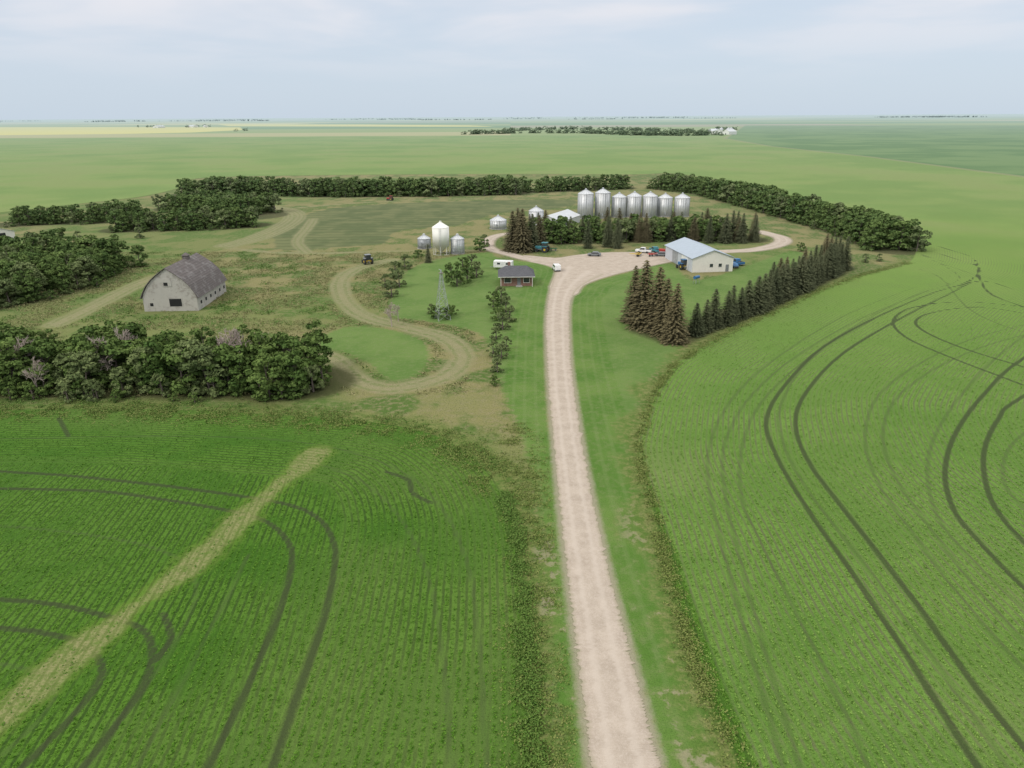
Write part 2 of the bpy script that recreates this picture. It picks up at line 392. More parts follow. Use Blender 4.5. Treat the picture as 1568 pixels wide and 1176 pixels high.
# ------------------------------------------------ foliage materials
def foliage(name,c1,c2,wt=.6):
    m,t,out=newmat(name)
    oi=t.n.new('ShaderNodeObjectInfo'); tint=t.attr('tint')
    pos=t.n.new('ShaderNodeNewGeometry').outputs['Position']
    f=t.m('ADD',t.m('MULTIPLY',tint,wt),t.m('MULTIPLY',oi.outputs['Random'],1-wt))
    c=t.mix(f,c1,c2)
    c=painted_haze(t,c,pos)
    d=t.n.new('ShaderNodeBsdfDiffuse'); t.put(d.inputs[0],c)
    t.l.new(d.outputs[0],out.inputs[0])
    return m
leaf=foliage('poplar_leaves',(.050,.094,.020),(.140,.198,.052))
leaf2=foliage('willow_leaves',(.085,.120,.042),(.185,.225,.088))
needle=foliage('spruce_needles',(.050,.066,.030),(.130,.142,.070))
needleb=foliage('spruce_needles_brown',(.072,.068,.032),(.180,.152,.078))
weedm=foliage('weeds_green',(.065,.135,.024),(.135,.205,.048),1)
weedy=foliage('weeds_yellow',(.095,.150,.030),(.21,.235,.075),1)
tallg=foliage('tall_grass',(.12,.145,.045),(.29,.26,.13),1)
cropl=foliage('crop_leaves_left',(.048,.130,.011),(.110,.220,.029),1)
cropr=foliage('crop_leaves_right',(.095,.190,.030),(.185,.295,.064),1)
bark=simple('bark',(.13,.105,.085),.9)
deadbark=simple('dead_branches',(.42,.35,.31),.9)

def unit(v): return v/np.maximum(np.linalg.norm(v,axis=-1,keepdims=True),1e-9)
def quads(c,nrm,size,asp=.7):
    n=len(c); r=unit(rng.normal(size=(n,3))); u=unit(np.cross(nrm,r)); v=np.cross(nrm,u)
    s=(size*(.6+.8*rng.random(n)))[:,None]
    return np.stack([c-u*s,c-v*s*asp,c+u*s,c+v*s*asp],1).reshape(-1,3), np.arange(4*n).reshape(-1,4)
def tube(p0,p1,r0,r1,n=5):
    p0=np.array(p0,float);p1=np.array(p1,float); d=unit(p1-p0); a=unit(np.cross(d,[.3,.9,.2])); b=np.cross(d,a)
    an=np.linspace(0,2*math.pi,n,endpoint=False)
    ring=np.cos(an)[:,None]*a+np.sin(an)[:,None]*b
    V=np.vstack([p0+ring*r0,p1+ring*r1]); i=np.arange(n); j=(i+1)%n
    return V,np.stack([i,j,j+n,i+n],1)
class QM:
    def __init__(s): s.V=[];s.F=[];s.M=[];s.T=[];s.n=0
    def add(s,VF,mat,tint):
        V,Fq=VF; s.V.append(V); s.F.append(Fq+s.n); s.n+=len(V)
        s.M.append(np.full(len(Fq),mat)); s.T.append(np.broadcast_to(tint,(len(Fq),)))
    def mesh(s,name,mats):
        V=np.vstack(s.V).astype(np.float32);Fq=np.vstack(s.F).astype(np.int32)
        me=bpy.data.meshes.new(name)
        me.vertices.add(len(V)); me.vertices.foreach_set('co',V.ravel())
        me.loops.add(Fq.size); me.loops.foreach_set('vertex_index',Fq.ravel())
        me.polygons.add(len(Fq)); me.polygons.foreach_set('loop_start',np.arange(0,Fq.size,4,dtype=np.int32))
        me.polygons.foreach_set('material_index',np.concatenate(s.M).astype(np.int32))
        me.update(calc_edges=True)
        a=me.attributes.new('tint','FLOAT','FACE'); a.data.foreach_set('value',np.concatenate(s.T).astype(np.float32))
        for m in mats: me.materials.append(m)
        return me
def deciduous(name,Ht=9.0,Rc=2.9,base=.03,nclump=42,per=62,ls=.28,mat=None,lean=.3,limbs=True):
    q=QM(); top=np.array([rng.normal(0,lean),rng.normal(0,lean),Ht*.8])
    q.add(tube((0,0,-.1),top*.5,.2,.13,6),1,.5); q.add(tube(top*.5,top,.13,.04,5),1,.5)
    for k in range(nclump):
        h=base+ (1-base)*rng.random()**.9
        prof=(math.sin(min(1,max(.0,(h+.12)/1.16))*math.pi)**.5)
        a=rng.random()*2*math.pi; rr=Rc*prof*math.sqrt(rng.random())*.95
        c=np.array([math.cos(a)*rr,math.sin(a)*rr,max(.5,h*Ht-.6)])+top*np.array([1,1,0])*h
        cr=(.5+.6*rng.random())*Ht/9*(.75+.25*prof)
        d=unit(rng.normal(size=(per,3))); d[:,2]=np.abs(d[:,2])*.9-.25; d=unit(d)
        pts=c+d*cr*(.55+.5*rng.random((per,1)))*np.array([1.1,1.1,.9])
        nr=unit(d+rng.normal(size=(per,3))*.55+[0,0,.25])
        q.add(quads(pts,nr,ls),0,np.clip(.08+.8*rng.random()+.12*rng.normal(size=per),0,1))
        if k%2==0 and limbs:
            s=top*min(.95,max(.15,h*.75)); q.add(tube(s,c,.06,.02,4),1,.5)
    return q.mesh(name,[mat or leaf,bark])
def spruce(name,Ht=12.0,Rb=2.5,mat=None,dens=1.0,low=.03):
    q=QM(); q.add(tube((0,0,-.1),(0,0,Ht*.97),.2,.02,6),1,.5)
    nl=int(34*dens)
    for i in range(nl):
        f=(i+.5*rng.random())/nl; z=Ht*(low+(1-low)*f)
        r=Rb*(1-f)**.62*(.80+.34*rng.random())+.10
        nb_=int(6+12*(1-f))
        for b in range(nb_):
            a=2*math.pi*(b+rng.random()*.8)/nb_; rl=r*(.70+.42*rng.random())
            d=np.array([math.cos(a),math.sin(a),0]); side=np.array([-d[1],d[0],0])
            ns=max(2,int(rl/.36)); tt=(np.arange(ns)+.6)/ns
            c=d*(tt*rl)[:,None]; c[:,2]=z-.28*rl*tt**1.2+.10*rl*np.maximum(tt-.7,0)*3
            c+=rng.normal(size=c.shape)*.08
            w=.30*(1.25-.5*tt)
            u=d+np.array([0,0,-.3]); u=u/np.linalg.norm(u)
            V=np.stack([c-u*.32,c-side*w[:,None]+[0,0,-.10],c+u*.36,c+side*w[:,None]+[0,0,-.10]],1).reshape(-1,3)
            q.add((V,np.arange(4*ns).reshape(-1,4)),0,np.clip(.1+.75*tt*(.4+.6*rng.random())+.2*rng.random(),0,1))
    return q.mesh(name,[mat or needle,bark])
def deadtree(name,Ht=7.5):
    q=QM()
    def br(p,d,L,r,lv):
        e=p+d*L; q.add(tube(p,e,r,r*.6,4),0,.5)
        if lv==0: return
        for k in range(4 if lv>1 else 5):
            nd=unit(d+rng.normal(size=3)*.5+np.array([0,0,.15])); s=p+d*L*(.45+.55*rng.random())
            br(s,nd,L*.62,max(.022,r*.55),lv-1)
    br(np.array([0,0,-.1]),np.array([.03,.02,1.]),Ht*.42,.16,4)
    return q.mesh(name,[deadbark])
DEC=[deciduous('poplar_a'),deciduous('poplar_b',10,2.6,.03,42),deciduous('poplar_c',8.5,3.3,.03,46),deciduous('willow_a',8.5,3.4,.0,46,mat=leaf2),deciduous('poplar_d',9,3.0,.05,40)]
DECL=[deciduous('poplar_e',9,2.9,.03,30,34,.38),deciduous('poplar_f',10,2.6,.03,32,34,.38),deciduous('poplar_g',8.5,3.3,.03,34,34,.38),deciduous('willow_b',8.5,3.4,.0,32,34,.38,leaf2),deciduous('poplar_h',9,3.1,.05,30,34,.38)]
DECF=[deciduous('far_a',9,3.3,.0,12,16,.75,None,.3,False),deciduous('far_b',8.5,3.6,.0,12,16,.75,None,.3,False)]
SPR=[spruce('spruce_a',12,3.0),spruce('spruce_b',12,2.7),spruce('spruce_c',12,3.3)]
SPB=[spruce('spruce_br_a',13,3.9,needleb,1.3),spruce('spruce_br_b',13,3.5,needleb,1.3)]
SHR=[deciduous('shrub_a',4.5,2.3,.02,30,60,.20),deciduous('shrub_b',4.5,2.0,.02,26,60,.20,leaf2),deciduous('shrub_c',4.0,2.4,.02,26,60,.20)]
DEAD=[deadtree('dead_a'),deadtree('dead_b',7)]
def inst(name,me,x,y,s=1,parent=None,sz=None):
    o=bpy.data.objects.new(name,me); sc.collection.objects.link(o)
    o.location=(x,y,0); o.rotation_euler=(0,0,random.random()*6.28); o.scale=(s,s,sz or s)
    if parent: o.parent=parent
    return o
def empty(name,x=0,y=0,rz=0):
    e=bpy.data.objects.new(name,None); sc.collection.objects.link(e); e.location=(x,y,0); e.rotation_euler=(0,0,rz); e.empty_display_size=.5
    return e
HH={m_.name:max(v.co.z for v in m_.vertices) for m_ in DEC+DECL}
for name,P,width,spacing,hr,kind,lod in belts:
    e=empty(name)
    C=resample(P,spacing); T=np.gradient(C,axis=0); T/=np.linalg.norm(T,axis=1)[:,None]; N=np.stack([-T[:,1],T[:,0]],1)
    nr=max(1,int(round(width/spacing)))
    for i in range(len(C)):
        for j in range(nr):
            if random.random()<.06: continue
            off=((j+.5)/nr-.5)*width*(.9+.2*random.random())
            p=C[i]+N[i]*off+rng.normal(0,spacing*.27,2)
            h=random.uniform(*hr)*(1.0 if random.random()>.15 else .68)
            if kind=='m' and (random.random()<.4):
                inst('spruce',random.choice(SPR+SPB),p[0],p[1],h*1.08/12*1.05,e); continue
            me_=random.choice(DECL if lod else DEC); s=h/HH[me_.name]
            s2=s*1.08*random.uniform(.9,1.15)
            inst('tree',me_,p[0],p[1],s2,e,s)
        if name!='yard_tree_row':
            for sgn in (-1,1):
                if random.random()<.6:
                    p=C[i]+N[i]*sgn*(width/2+random.uniform(0,2))+rng.normal(0,1,2); inst('understorey_shrub',random.choice(SHR),p[0],p[1],random.uniform(.4,.95),e)
for x,y,s in [(170,588,1.75),(188,580,1.5),(155,592,1.35),(40,590,1.6),(10,598,1.5),(350,580,1.7),(378,578,1.45),(402,582,1.4),(300,575,1.3),(60,606,1.1),(445,575,1.3),(600,500,.9),(610,492,.8)]:
    p=G(x,y); inst('dead_tree',random.choice(DEAD),p[0],p[1],s)
for x,y,h in [(985,500,15.2),(1006,506,14.4),(970,492,13),(1032,524,12.6),(1018,512,12.5)]:
    p=G(x,y); inst('spruce_tree',random.choice(SPB),p[0],p[1],h/13*1.0)
row=resample(GP([(1062,512),(1100,500),(1150,480),(1200,456),(1250,433),(1290,412)]),3.7)
for i,p in enumerate(row):
    h=random.uniform(6.6,8.9)*(1+.22*i/len(row)); s=h/12; inst('spruce_tree',random.choice(SPR),p[0]+random.uniform(-.5,.5),p[1]+random.uniform(-.6,.6),s*random.uniform(1.05,1.3),None,s)
row=resample(GP([(1180,452),(1230,428),(1282,402)]),4.4)
for p in row: inst('spruce_tree',random.choice(SPB if random.random()<.6 else SPR),p[0],p[1],random.uniform(8.0,10.8)/12.5)
for x,y,h in [(785,384,13),(800,386,14),(815,384,13),(793,378,13),(826,380,11),(900,380,10),(930,378,11),(945,380,11),(1085,372,10),(1110,372,11),(1135,372,11),(1155,370,10),(1120,366,11)]:
    p=G(x,y); inst('spruce_tree',random.choice(SPR+SPB[:1]),p[0],p[1],h/12)
p=G(656,402); inst('spruce_tree',SPR[0],p[0],p[1],.5)
for x,y,s in [(600,455,1.1),(612,440,1.2),(605,425,1.2),(620,412,1.1),(590,440,.9),(700,438,1.35),(715,432,1.3),(730,425,1.2),(708,420,1.3),(722,414,1.2),(692,428,1.2),
  (668,487,.75),(684,488,.85),(692,482,.7),(660,480,.6),(755,470,1.0),(768,465,1.1),(775,478,1.0),(762,490,.9),(770,505,1.0),(780,492,.85),(760,520,.7),(755,545,.75),(768,550,.8),(762,570,.7),(758,590,.5),(775,535,.7),
  (1325,402,.7),(1345,400,.6),(735,385,1.3),(742,378,1.1),(865,372,1.),(1225,385,.8),(640,395,.8),(1075,505,.5),(30,600,1.0),(130,608,.9),(250,606,1.),(330,606,1.),(400,606,1.0),(480,600,1.2),(495,590,1.1),(190,607,.9),(150,612,.7),(300,352,1),(215,365,1.1),(120,370,1),(150,385,.9),(175,370,.8)]:
    p=G(x,y); inst('shrub',random.choice(SHR),p[0],p[1],s)
def dist_line(pts,n,s,name='distant_tree_line',jit=12):
    e=empty(name)
    W=GP(pts); seg=np.linalg.norm(np.diff(W,axis=0),axis=1); L=np.concatenate([[0],np.cumsum(seg)])
    for k in range(n):
        u=random.random()*L[-1]; p=np.array([np.interp(u,L,W[:,0]),np.interp(u,L,W[:,1])])+rng.normal(0,jit,2)
        inst('tree',random.choice(DECF),p[0],p[1],s*random.uniform(.8,1.2),e,s*random.uniform(.6,1.0)*.8)
dist_line([(712,206),(800,204),(900,204),(970,207),(1010,208)],130,2.0)
dist_line([(770,201),(860,198),(960,200),(1090,205)],160,2.0)
dist_line([(975,207),(1040,208),(1088,207)],60,2.0)
dist_line([(1095,198),(1120,199)],16,1.7)
dist_line([(222,195),(250,194)],10,2.0); dist_line([(285,195),(322,194)],14,2.2); dist_line([(368,201),(372,200)],3,2)
for _ in range(26):
    x=random.uniform(-100,1650); y=random.uniform(181.0,183.5)-(x-784)*.0057
    w=random.uniform(30,120); dist_line([(x,y),(x+w,y-w*.0057)],int(10+w*.35),random.uniform(2.2,4.0),jit=60)

def blades(name,c,hgt,mat,k=5,size=.12,spread=.14,up=1.1):
    q=QM(); cc=np.repeat(c,k,0)+rng.normal(0,spread,(len(c)*k,2)); z=np.abs(rng.normal(0,hgt*.5,len(cc)))+.03
    pts=np.column_stack([cc,z]); nr=unit(rng.normal(size=pts.shape)*.8+[0,0,up])
    q.add(quads(pts,nr,size,.6),0,np.clip(np.repeat(rng.random(len(c)),k)+rng.normal(0,.1,len(cc)),0,1))
    me=q.mesh(name,[mat]); o=bpy.data.objects.new(name,me); sc.collection.objects.link(o)
def weeds(name,P,width,n,hgt,mat,thr=0.2,size=.10):
    W=resample(P,.5); T=np.gradient(W,axis=0); T/=np.linalg.norm(T,axis=1)[:,None]; N=np.stack([-T[:,1],T[:,0]],1)
    idx=rng.integers(0,len(W),n); c=W[idx]+N[idx]*rng.normal(0,width/2.5,n)[:,None]
    keep=(vnoise(c[:,0],c[:,1],.5,3)+rng.normal(0,.12,n))>thr
    c=c[keep]; c=c[f_road(c[:,0],c[:,1])>1.0]
    blades(name,c,hgt,mat,5,size,.18)
weeds('ditch_grass',GP([(818,1260),(814,1100),(806,980),(800,900),(790,810),(770,755)]),1.4,6500,.28,weedm,.42)
weeds('ditch_grass',GP([(840,1300),(838,1100),(828,950),(818,800),(800,700),(780,650)]),4.5,7000,.2,weedy,.50,.09)
weeds('field_edge_weeds',GP([(772,755),(740,712),(690,680),(600,655),(440,640),(200,630),(-50,630)]),5.5,10000,.26,weedy,.5)
weeds('field_edge_weeds',GP([(772,745),(740,702),(690,670),(600,645),(440,630),(200,620),(-50,620)]),5.0,5000,.4,weedm,.56)
weeds('field_edge_weeds',GP([(1160,1250),(1130,1176),(1090,1080),(1060,1000),(1030,900),(1005,800),(985,730),(978,685),(988,640),(1003,600),(1030,562),(1065,537)]),1.2,5500,.22,weedy,.45)
weeds('field_edge_weeds',GP([(1065,537),(1110,512),(1180,480),(1250,447),(1310,424),(1392,402)]),2.0,3500,.3,weedy,.42)
c=np.column_stack([rng.uniform(-150,-8,60000),rng.uniform(118,262,60000)])
dF=sdist(c[:,0],c[:,1],FARM,30); k=(dF<-1.5)&(f_lawn(c[:,0],c[:,1])>.8)&(f_track(c[:,0],c[:,1])>.6)&(sdist(c[:,0],c[:,1],PLOT,20)>1)&(f_road(c[:,0],c[:,1])>2)
ok=k.copy()
k&=(vnoise(c[:,0]+50,c[:,1],.11,4)+rng.normal(0,.04,len(c))>.50)
blades('meadow_grass',c[k],.35,tallg,4,.15,.3)
c2=c[ok&~k&(vnoise(c[:,0],c[:,1]+90,.2,3)+rng.normal(0,.05,len(c))>.58)]
blades('meadow_weeds',c2,.4,weedm,4,.16,.3)
def crop_rows(name,x0,x1,y0,y1,n,mat,leftside,f0):
    y=y0+(y1-y0)*rng.random(n)**1.35; x=rng.uniform(x0,x1,n)
    k=(np.abs(x)<y*.78+16)&(rng.random(n)<np.clip((y1-y)/(y1-f0),0,1)); x=x[k];y=y[k]
    dF=sdist(x,y,FARM,200); k=(dF>.3)&((x<18) if leftside else (x>10)); x=x[k];y=y[k];dF=dF[k]
    rcn=np.where((dF>20)&leftside,.985*x+.1*y,dF)
    ph=np.sin((rcn+rng.normal(0,.03,len(x)))*2*math.pi/.78)
    k=(ph<-.35)&(f_min(x,y,TYR)>.42)&(f_min(x,y,FNT)>.25)
    if leftside: k&=(dist_poly(x,y,strip,False,6)>1.7)|(rng.random(len(x))<.25)
    c=np.column_stack([x[k],y[k]])
    blades(name,c,.15,mat,3,.08,.055,1.5)
crop_rows('crop_rows',-95,20,33,130,220000,cropl,True,85)
crop_rows('crop_rows',8,135,33,190,320000,cropr,False,85)

# ------------------------------------------------ hard-surface helpers
def box(x0,x1,y0,y1,z0,z1):
    V=[(x,y,z) for z in(z0,z1) for y in(y0,y1) for x in(x0,x1)]
    return V,[(0,2,3,1),(4,5,7,6),(0,1,5,4),(2,6,7,3),(0,4,6,2),(1,3,7,5)]
def cyl(cx,cy,z0,z1,r0,r1,n=28,cap=True):
    V=[];
    for z,r in((z0,r0),(z1,r1)):
        for i in range(n):
            a=2*math.pi*i/n; V.append((cx+r*math.cos(a),cy+r*math.sin(a),z))
    Fc=[(i,(i+1)%n,n+(i+1)%n,n+i) for i in range(n)]
    if cap: Fc+= [tuple(range(n-1,-1,-1)),tuple(range(n,2*n))]
    return V,Fc
def beam(p0,p1,r,n=6):
    V,Fq=tube(p0,p1,r,r,n); return [tuple(v) for v in V],[tuple(int(k) for k in f) for f in Fq]+[tuple(range(n-1,-1,-1)),tuple(range(n,2*n))]
def wheel(cx,cy,r,w,n=20):
    V=[]
    prof=[(-w/2,r*.55),(-w/2,r*.92),(-w/2+.04,r),(w/2-.04,r),(w/2,r*.92),(w/2,r*.55)]
    for x,rr in prof:
        for i in range(n):
            a=2*math.pi*i/n; V.append((cx+x,cy+rr*math.cos(a),r+rr*math.sin(a)))
    Fc=[]
    for k in range(5):
        for i in range(n): Fc.append((k*n+i,k*n+(i+1)%n,(k+1)*n+(i+1)%n,(k+1)*n+i))
    Fc+=[tuple(range(n)),tuple(range(5*n,6*n))]
    return V,Fc
def part(parent,name,mat,shapes,bevel=0,smooth_=False):
    V=[];Fc=[]
    for v,f in shapes:
        n=len(V); V+=[tuple(map(float,p)) for p in v]; Fc+=[tuple(i+n for i in ff) for ff in f]
    me=bpy.data.meshes.new(name); me.from_pydata(V,[],Fc); me.materials.append(mat)
    if smooth_:
        for p in me.polygons: p.use_smooth=len(p.vertices)==4
    o=bpy.data.objects.new(name,me); sc.collection.objects.link(o); o.parent=parent
    if bevel:
        b=o.modifiers.new('b','BEVEL'); b.width=bevel; b.segments=2; b.limit_method='ANGLE'
    return o
def prism(profile,y0,y1):
    n=len(profile); V=[(x,y0,z) for x,z in profile]+[(x,y1,z) for x,z in profile]
    return V,[tuple(range(n)),tuple(range(2*n-1,n-1,-1))]+[(i,n+i,n+(i+1)%n,(i+1)%n) for i in range(n)]
def sheet(profile,y0,y1,th=.12):
    P=[np.array(p) for p in profile]; O=[]
    for i,p in enumerate(P):
        a=P[max(i-1,0)];b=P[min(i+1,len(P)-1)];d=(b-a)/np.linalg.norm(b-a); O.append(p+np.array([-d[1],d[0]])*th)
    V=[];n=len(P)
    for y in(y0,y1):
        V+=[(p[0],y,p[1]) for p in P]+[(p[0],y,p[1]) for p in O]
    Fc=[]
    for i in range(n-1):
        Fc+=[(i,i+1,2*n+i+1,2*n+i),(n+i,2*n+n+i,2*n+n+i+1,n+i+1),(i,n+i,n+i+1,i+1),(2*n+i,2*n+i+1,3*n+i+1,3*n+i)]
    Fc+=[(0,2*n,3*n,n),(n-1,2*n-1,4*n-1,3*n-1)]
    return V,Fc
def striped(name,c1,c2,axis,period,rough=.6,metal=0.,dirt=None,bump=.4):
    m,t,out=newmat(name)
    g=t.n.new('ShaderNodeNewGeometry'); pos=g.outputs['Position']
    tc=t.n.new('ShaderNodeTexCoord'); s=t.n.new('ShaderNodeSeparateXYZ'); t.l.new(tc.outputs['Object'],s.inputs[0])
    w=t.m('SINE',t.m('MULTIPLY',s.outputs[axis],2*math.pi/period))
    c=t.mix(t.ss(w,.55,1.,0,.6),c1,c2)
    c=t.mix(t.ss(t.noise(pos,.8,4,.7),.35,.75,0,.35),c,tuple(x*.7 for x in c1))
    if dirt: c=t.mix(t.ss(t.noise(pos,.55,5,.75),.5,.62,0,.8),c,dirt)
    c=painted_haze(t,c,pos)
    b=t.n.new('ShaderNodeBsdfPrincipled'); t.put(b.inputs['Base Color'],c); b.inputs['Roughness'].default_value=rough; b.inputs['Metallic'].default_value=metal
    bn=t.n.new('ShaderNodeBump'); bn.inputs['Strength'].default_value=bump; bn.inputs['Distance'].default_value=.04
    t.put(bn.inputs['Height'],w); t.l.new(bn.outputs[0],b.inputs['Normal']); t.l.new(b.outputs[0],out.inputs[0])
    return m
galv=striped('galvanised_steel',(.62,.63,.64),(.52,.54,.56),2,.55,.45,.3)
galvr=simple('galvanised_roof',(.58,.60,.62),.4,.25,.15,.8)
galvd=simple('weathered_steel',(.38,.40,.42),.5,.3,.3,1.)
whitep=simple('white_paint',(.80,.79,.74),.45,0,.06,.6)
barnw=striped('weathered_white_boards',(.47,.45,.41),(.32,.305,.28),2,.25,.85,0,(.29,.265,.235))
shingle=striped('old_cedar_shingles',(.125,.105,.100),(.07,.06,.058),2,.45,.95,0,(.20,.185,.18))
shedw=striped('white_steel_cladding',(.78,.75,.69),(.64,.62,.58),0,.45,.5)
shedw_shaded=striped('white_steel_cladding_shaded',(.55,.575,.62),(.44,.47,.51),1,.45,.5)  # left wall copy of the cladding with its shade painted in, darker and bluer
shedr=striped('blue_grey_steel_roof',(.35,.41,.48),(.28,.34,.41),1,.6,.6,.0)
asph=simple('charcoal_shingles',(.085,.085,.095),.9,0,.3,2)
glass=simple('window_glass',(.03,.035,.04),.15,0,.1,spec=.6)
black=simple('dark_interior',(.012,.011,.010),.95)
tyrem=simple('tyre_rubber',(.025,.025,.025),.85)
blue=simple('blue_paint',(.03,.13,.30),.4); red=simple('red_paint',(.40,.035,.025),.4); green=simple('green_paint',(.03,.14,.05),.4)
teal=simple('teal_paint',(.05,.22,.26),.4); yellow=simple('yellow_paint',(.55,.38,.03),.4); wht=simple('car_white',(.75,.75,.75),.3); grey=simple('grey_paint',(.2,.21,.22),.4)
wood=simple('weathered_wood',(.20,.17,.14),.9)
simple_pad=simple('concrete',(.38,.37,.35),.9)
m,t,out=newmat('brown_brick'); tc=t.n.new('ShaderNodeTexCoord'); br=t.n.new('ShaderNodeTexBrick')
s=t.n.new('ShaderNodeSeparateXYZ'); t.l.new(tc.outputs['Object'],s.inputs[0])
t.l.new(t.comb(t.m('ADD',s.outputs[0],s.outputs[1]),s.outputs[2],0.0),br.inputs['Vector'])
br.inputs['Color1'].default_value=(.24,.105,.07,1); br.inputs['Color2'].default_value=(.17,.075,.055,1); br.inputs['Mortar'].default_value=(.3,.27,.24,1)
br.inputs['Scale'].default_value=1; br.inputs['Brick Width'].default_value=.4; br.inputs['Row Height'].default_value=.15; br.inputs['Mortar Size'].default_value=.012
b=t.n.new('ShaderNodeBsdfPrincipled'); t.l.new(br.outputs[0],b.inputs['Base Color']); b.inputs['Roughness'].default_value=.9; t.l.new(b.outputs[0],out.inputs[0]); brick=m

def bin_(x,y,r,eave,name='grain_bin',wall=galv,roof=galvr,pitch=.52):
    g=G(x,y); e=empty(name,g[0],g[1],random.uniform(0,.3))
    part(e,'wall',wall,[cyl(0,0,.15,eave,r,r,40)],smooth_=True)
    part(e,'concrete_pad',simple_pad,[cyl(0,0,0,.14,r+.3,r+.3,32)])
    part(e,'roof',roof,[cyl(0,0,eave+.003,eave+r*pitch,r+.12,.35,32)])
    part(e,'roof_ribs',galvd,[beam((math.cos(a)*(r+.1),math.sin(a)*(r+.1),eave+.05),(math.cos(a)*.35,math.sin(a)*.35,eave+r*pitch+.05),.035,4) for a in np.linspace(0,2*math.pi,17)[:-1]])
    part(e,'roof_cap',roof,[cyl(0,0,eave+r*pitch+.002,eave+r*pitch+.3,.42,.42,16),cyl(0,0,eave+r*pitch+.303,eave+r*pitch+.5,.5,.05,16)])
    part(e,'stiffeners',galvd,[box(math.cos(a)*(r+.05)-.05,math.cos(a)*(r+.05)+.05,math.sin(a)*(r+.05)-.05,math.sin(a)*(r+.05)+.05,.2,eave-.05) for a in np.linspace(0,2*math.pi,21)[:-1]])
    lad=[]
    for dx in(-.25,.25): lad.append(beam((dx,-r-.18,.5),(dx,-r-.18,eave),.03,4))
    for z in np.arange(.8,eave,.5): lad.append(beam((-.25,-r-.18,z),(.25,-r-.18,z),.02,4))
    part(e,'ladder',galvd,lad)
    part(e,'door',galvd,[box(-1.6,-.9,-r-.06,-r*.85,1.0,2.2)])
    return e
for x,y,r,ev in [(896,334,3.6,11.2),(922,333,3.5,11.4),(947,332,3.4,9.2),(970,332,3.4,9.6),(994,332,3.4,9.6),(1017,331,3.4,8.6),(1043,331,3.5,8.6)]:
    bin_(x,y,r,ev)
bin_(763,350,3.5,3.6,pitch=.5); bin_(821,345,3.2,6.3); bin_(701,388,2.3,5.2); bin_(650,380,2.3,3.6,wall=galvd)
g=G(676,389); e=empty('hopper_bin',g[0],g[1])
part(e,'wall',whitep,[cyl(0,0,3.0,9.3,2.9,2.9,40)],smooth_=True)
part(e,'roof',whitep,[cyl(0,0,9.303,11.0,2.95,.35,32)]); part(e,'cap',whitep,[cyl(0,0,11.002,11.35,.4,.4,14)])
part(e,'hopper',whitep,[cyl(0,0,.8,2.998,.3,2.88,32)])
part(e,'legs',whitep,[beam((math.cos(a)*2.8,math.sin(a)*2.8,0),(math.cos(a)*2.8,math.sin(a)*2.8,3.2),.09) for a in np.linspace(0,2*math.pi,9)[:-1]]+[cyl(0,0,.05,.2,2.9,2.9,24,False)])
part(e,'ladder',galvd,[beam((-.25,-3.05,.5),(-.25,-3.05,9.4),.03,4),beam((.25,-3.05,.5),(.25,-3.05,9.4),.03,4)]+[beam((-.25,-3.05,z),(.25,-3.05,z),.02,4) for z in np.arange(.8,9.3,.5)])

a=G(224,474); b=G(303,479); c=(a+b)/2
e=empty('old_barn',c[0],c[1],math.radians(2)); w=6.6; L=21
prof=[(-w-.4,3.2),(-w+.3,4.6),(-w+1.4,6.4),(-w+2.9,8.0),(-w+4.7,9.4),(0,10.7),(w-4.7,9.4),(w-2.9,8.0),(w-1.4,6.4),(w-.3,4.6),(w+.4,3.2)]
gp=[(-w,0),(-w,3.4)]+[(x*.985,z-.12) for x,z in prof[1:-1]]+[(w,3.4),(w,0)]
gp=gp[::-1]
part(e,'walls',barnw,[prism(gp,0,L)])
part(e,'roof',shingle,[sheet(prof,-.35,L+.35,.14)])
part(e,'door_opening',black,[box(-.2,2.8,-.03,.2,1.2,3.1)])
part(e,'door_frame',barnw,[box(-.4,-.2,-.06,.1,1.1,3.3),box(2.8,3.0,-.06,.1,1.1,3.3),box(-.4,3.0,-.07,.1,3.3,3.45)])
part(e,'loft_door',barnw,[box(-1.0,1.0,-.08,.1,6.2,8.2)])
part(e,'loft_opening',black,[box(-.9,.1,-.1,.0,6.4,7.2)])
part(e,'side_windows',black,[box(w-.1,w+.03,y,y+1,1.3,2.1) for y in np.arange(2,L-1,3.4)]+[box(-5,-4.2,-.03,.1,1.3,2.1)])
part(e,'cupola',shingle,[box(-.7,.7,L*.62,L*.62+1.4,10.5,11.5),([(-.9,L*.62-.2,11.503),(.9,L*.62-.2,11.503),(.9,L*.62+1.6,11.503),(-.9,L*.62+1.6,11.503),(0,L*.62+.7,12.2)],[(0,1,4),(1,2,4),(2,3,4),(3,0,4),(3,2,1,0)])])

